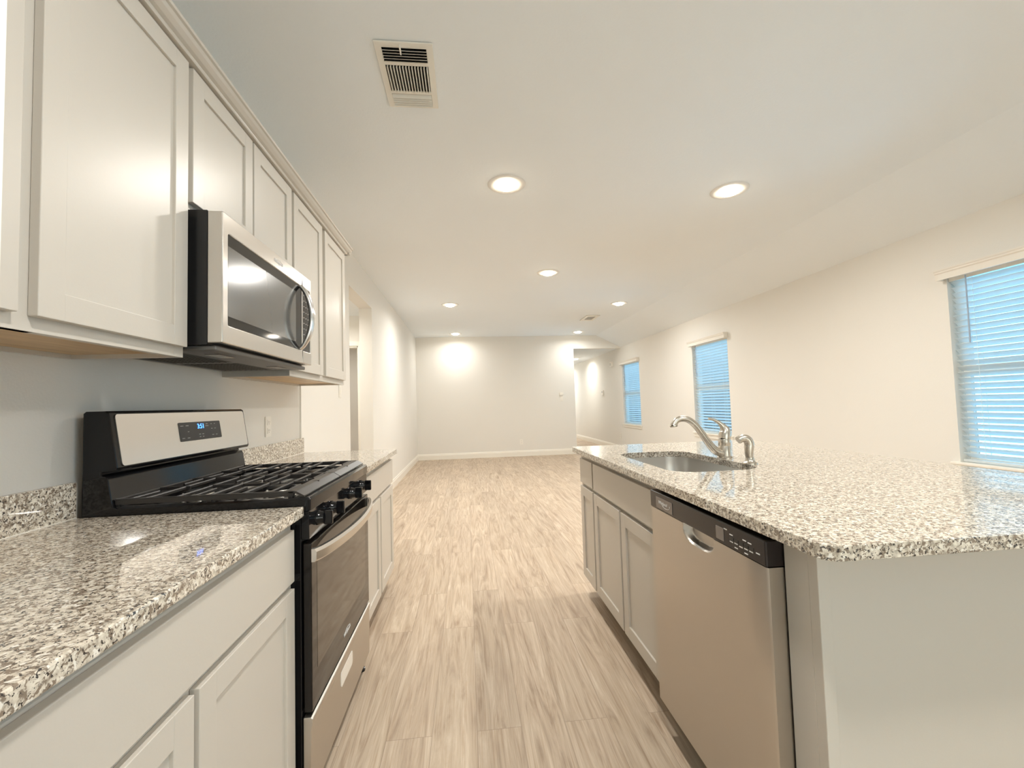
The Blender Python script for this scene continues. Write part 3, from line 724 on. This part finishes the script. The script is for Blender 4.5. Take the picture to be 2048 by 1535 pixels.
# ------------------------------------------------------------------ ceiling lights
def downlight(loc, label, group, power=LAMP_W, col=LAMP_COL):
    r = thing('ceiling_light', label, 'ceiling light', loc, group)
    x, y, z = loc
    obj('trim_ring', lathe(bm_new(), [(.074, -.001), (.074, -.004), (.110, -.0075), (.130, -.006), (.136, -.003), (.138, -.0005)], (x, y, z), seg=40), 'ring', r, smooth=True)
    obj('lens', lathe(bm_new(), [(.074, -.003), (.073, -.012), (.066, -.020), (.05, -.027), (0, -.030)], (x, y, z), seg=40), 'lens', r, smooth=True)
    ld = bpy.data.lights.new('lamp_glow', 'AREA'); ld.shape = 'DISK'; ld.size = .15; ld.energy = power; ld.color = col; ld.spread = math.radians(166)
    lo = bpy.data.objects.new('lamp_glow', ld); C.objects.link(lo); lo.parent = r; lo.location = (0, 0, -.034)
    return r
CG = 'recessed ceiling lights'
for loc, lab in (((1.470, 3.05, H), 'large lit recessed light near the big ceiling vent, above the aisle'),
                 ((3.190, 3.06, H), 'large lit recessed light on the right, above the island and toward the near window'),
                 ((2.170, 5.14, H), 'middle lit recessed light alone between the kitchen pair and the far lights'),
                 ((.921, 6.80, H), 'lit recessed light beside the left wall, nearer of the two on that side'),
                 ((3.646, 6.76, H), 'lit recessed light before the small ceiling vent, by the sloping ceiling'),
                 ((.935, 9.56, H), 'small lit recessed light in the far left ceiling corner by the back wall'),
                 ((3.676, 9.50, H), 'small lit recessed light above the hall opening, by the back wall')):
    downlight(loc, lab, CG, LAMP_W if loc[1] < 6 else LAMP_W*(1.0 if loc[1] < 8 else .42), LAMP_COL if loc[1] < 5 else LIVING_COL)     # living-room circuit is dimmed
downlight((4.36, 12.45, 2.49), 'lit recessed light in the hall beyond the back opening', 'hall ceiling lights', LAMP_W*.6, LIVING_COL)
downlight((4.27, 14.9, 2.49), 'added unseen fill light farther down the hall', 'hall ceiling lights', LAMP_W*.9, (.94, .97, 1))  # added lamp, cool like daylight, brightens the deep end of the hall
downlight((-.75, 5.10, 2.44), 'added unseen fill light in the side passage behind the left opening', 'added passage fill lights', 18)  # lamp added to light the passage, no fixture visible there
downlight((-1.0, 7.2, 2.44), 'added unseen fill light in the small room behind the passage doorway', 'added passage fill lights', 9)  # lamp added so the room past the doorway is not dark
downlight((1.470, .35, H), 'lit recessed light over the near end of the aisle', CG)
downlight((3.190, .35, H), 'lit recessed light over the near end of the island', CG)

# ------------------------------------------------------------------ vents
vt = thing('ceiling_vent', 'large white three-way ceiling register above the kitchen aisle', 'vent', (.905, 2.053, H), 'ceiling registers')
bm = bm_new()
def plate_ring(bm, x0, x1, y0, y1, holes, z0, z1): slab(bm, [(x0, y0), (x1, y0), (x1, y1), (x0, y1)], [[(a, c), (b_, c), (b_, d), (a, d)] for a, b_, c, d in holes], z0, z1)
plate_ring(bm, .779, 1.034, 1.846, 2.262, [(.809, 1.004, 1.878, 1.960), (.809, 1.004, 1.978, 2.143), (.809, 1.004, 2.162, 2.240)], H-.008, H-.002)
obj('vent_frame', bm, 'vent', vt, bevel=.002)
obj('duct_shade_sheet', box(bm_new(), .80, 1.012, 1.868, 2.25, H-.0018, H-.0003), 'duct', vt)  # flat black sheet painted as the shade behind the louvers
bm = bm_new()
for k in range(5):  # near bank blows toward the camera
    y = 1.889+k*.0158; prism(bm, [(y-.007, H-.0165), (y-.0052, H-.0165), (y+.0085, H-.002), (y+.0067, H-.002)], 'x', .809, 1.004)
for k in range(14):
    x = .816+k*.0139; prism(bm, [(x-.0005, H-.0165), (x+.0028, H-.0165), (x+.0048, H-.002), (x+.0015, H-.002)], 'y', 1.978, 2.143)
for k in range(5):  # far bank blows away, faces seen closed
    y = 2.166+k*.0155; prism(bm, [(y+.0135, H-.0165), (y+.0150, H-.0165), (y+.0035, H-.002), (y+.001, H-.002)], 'x', .809, 1.004)
obj('louvers', bm, 'vent', vt)
bm = bm_new(); box(bm, .888, .894, 1.856, 1.90, H-.022, H-.008, .001); box(bm, .862, .935, 1.866, 1.869, H-.0088, H-.0078)
obj('damper_lever', bm, 'plastic', vt)
v2 = thing('ceiling_vent', 'small ceiling register near the sloping ceiling and the far right lights', 'vent', (3.50, 7.93, H), 'ceiling registers')
bm = bm_new(); plate_ring(bm, 3.365, 3.62, 7.68, 8.17, [(3.42, 3.565, 7.79, 8.06)], H-.012, H-.002)
obj('vent_frame', bm, 'vent', v2)
obj('duct_shade_sheet', box(bm_new(), 3.40, 3.585, 7.735, 8.115, H-.0018, H-.0003), 'duct', v2)  # same painted shade behind the small register
bm = bm_new()
for k in range(13):
    y = 7.80+k*.0205; prism(bm, [(y-.004, H-.0145), (y, H-.0145), (y+.007, H-.002), (y+.004, H-.002)], 'x', 3.42, 3.565)
obj('louvers', bm, 'vent', v2)

# ------------------------------------------------------------------ switches, outlets, wall devices
def on_wall(o, u, n):
    o, u, n = Vector(o), Vector(u), Vector(n)
    return lambda a, b_, d: o+u*a+Vector((0, 0, 1))*b_+n*d
def wbox(bm, T, a0, a1, b0, b1, d0, d1, bev=.0008):
    k = len(bm.verts); vs = []
    r = bmesh.ops.create_cube(bm, size=1)
    for v in r['verts']: v.co = T(a0+(v.co.x+.5)*(a1-a0), b0+(v.co.y+.5)*(b1-b0), d0+(v.co.z+.5)*(d1-d0))
    if bev: bmesh.ops.bevel(bm, geom=list({e for v in r['verts'] for e in v.link_edges}), offset=bev, segments=2, affect='EDGES')
def outlet(label, o, u, n):
    r = thing('wall_outlet', label, 'outlet', o, 'duplex wall outlets'); T = on_wall(o, u, n); bm = bm_new()
    wbox(bm, T, -.036, .036, -.059, .059, .0005, .006, .002); p = obj('cover_plate', bm, 'plastic', r)
    for s in (-1, 1):
        bm = bm_new(); wbox(bm, T, -.017, .017, s*.024-.0165, s*.024+.0165, .006, .0085); q = obj('receptacle', bm, 'plastic', r)
        bm = bm_new(); wbox(bm, T, -.008, -.006, s*.024-.002, s*.024+.008, .0084, .0088, 0); wbox(bm, T, .006, .008, s*.024-.002, s*.024+.008, .0084, .0088, 0); wbox(bm, T, -.002, .002, s*.024-.010, s*.024-.006, .0084, .0088, 0)
        obj('slot', bm, 'slot', q)
    return r
def switch(label, o, u, n, w=.036):
    r = thing('light_switch', label, 'light switch', o, 'wall switches'); T = on_wall(o, u, n); bm = bm_new()
    wbox(bm, T, -w, w, -.060, .060, .0005, .006, .002); obj('cover_plate', bm, 'plastic', r)
    bm = bm_new(); wbox(bm, T, -.0165, .0165, -.033, .033, .006, .0095, .001); obj('rocker', bm, 'plastic', r)
    return r
outlet('white outlet above the low backsplash, between the range and the far counter end', (0, 2.641, 1.117), (0, 1, 0), (1, 0, 0))
outlet('white outlet low on the back wall above the baseboard', (2.385, YB, .332), (1, 0, 0), (0, -1, 0))
outlet('faint white outlet low on the right wall below the far window', (XR, 10.25, .37), (0, 1, 0), (-1, 0, 0))
switch('white light switch on the left wall between the wall cabinets and the passage opening', (.012, 4.035, 1.37), (0, 1, 0), (1, 0, 0))
switch('white light switch on the back wall left of the hall opening', (3.367, YB, 1.318), (1, 0, 0), (0, -1, 0))
r = thing('wall_sensor', 'small square white sensor mounted just above the back wall switch', 'sensor', (3.364, YB, 1.418)); T = on_wall((3.364, YB, 1.418), (1, 0, 0), (0, -1, 0))
bm = bm_new(); wbox(bm, T, -.045, .045, -.034, .034, .0005, .020, .005); obj('sensor_case', bm, 'plastic', r)
bm = bm_new(); wbox(bm, T, -.02, .02, -.012, .012, .020, .0215, .001); obj('sensor_window', bm, 'trim', r)
r = thing('alarm_box', 'white alarm sounder box high on the right wall just inside the hall', 'alarm', (XR, 10.65, 2.147)); T = on_wall((XR, 10.65, 2.147), (0, 1, 0), (-1, 0, 0))
bm = bm_new(); wbox(bm, T, -.075, .075, -.06, .06, .0005, .06, .008); obj('housing', bm, 'plastic', r)
bm = bm_new()
for k in range(5): wbox(bm, T, -.04, .04, -.03+k*.013, -.026+k*.013, .0598, .0606, 0)
obj('grille', bm, 'slot', r)
r = thing('wall_keypad', 'small white keypad panel with grey screen on the hall wall', 'keypad', (XR, 11.50, 1.448)); T = on_wall((XR, 11.50, 1.448), (0, 1, 0), (-1, 0, 0))
bm = bm_new(); wbox(bm, T, -.075, .075, -.065, .065, .0005, .03, .005); obj('housing', bm, 'plastic', r)
bm = bm_new(); wbox(bm, T, -.045, .045, -.005, .045, .0298, .0308, 0); obj('screen', bm, 'grey_mark', r)
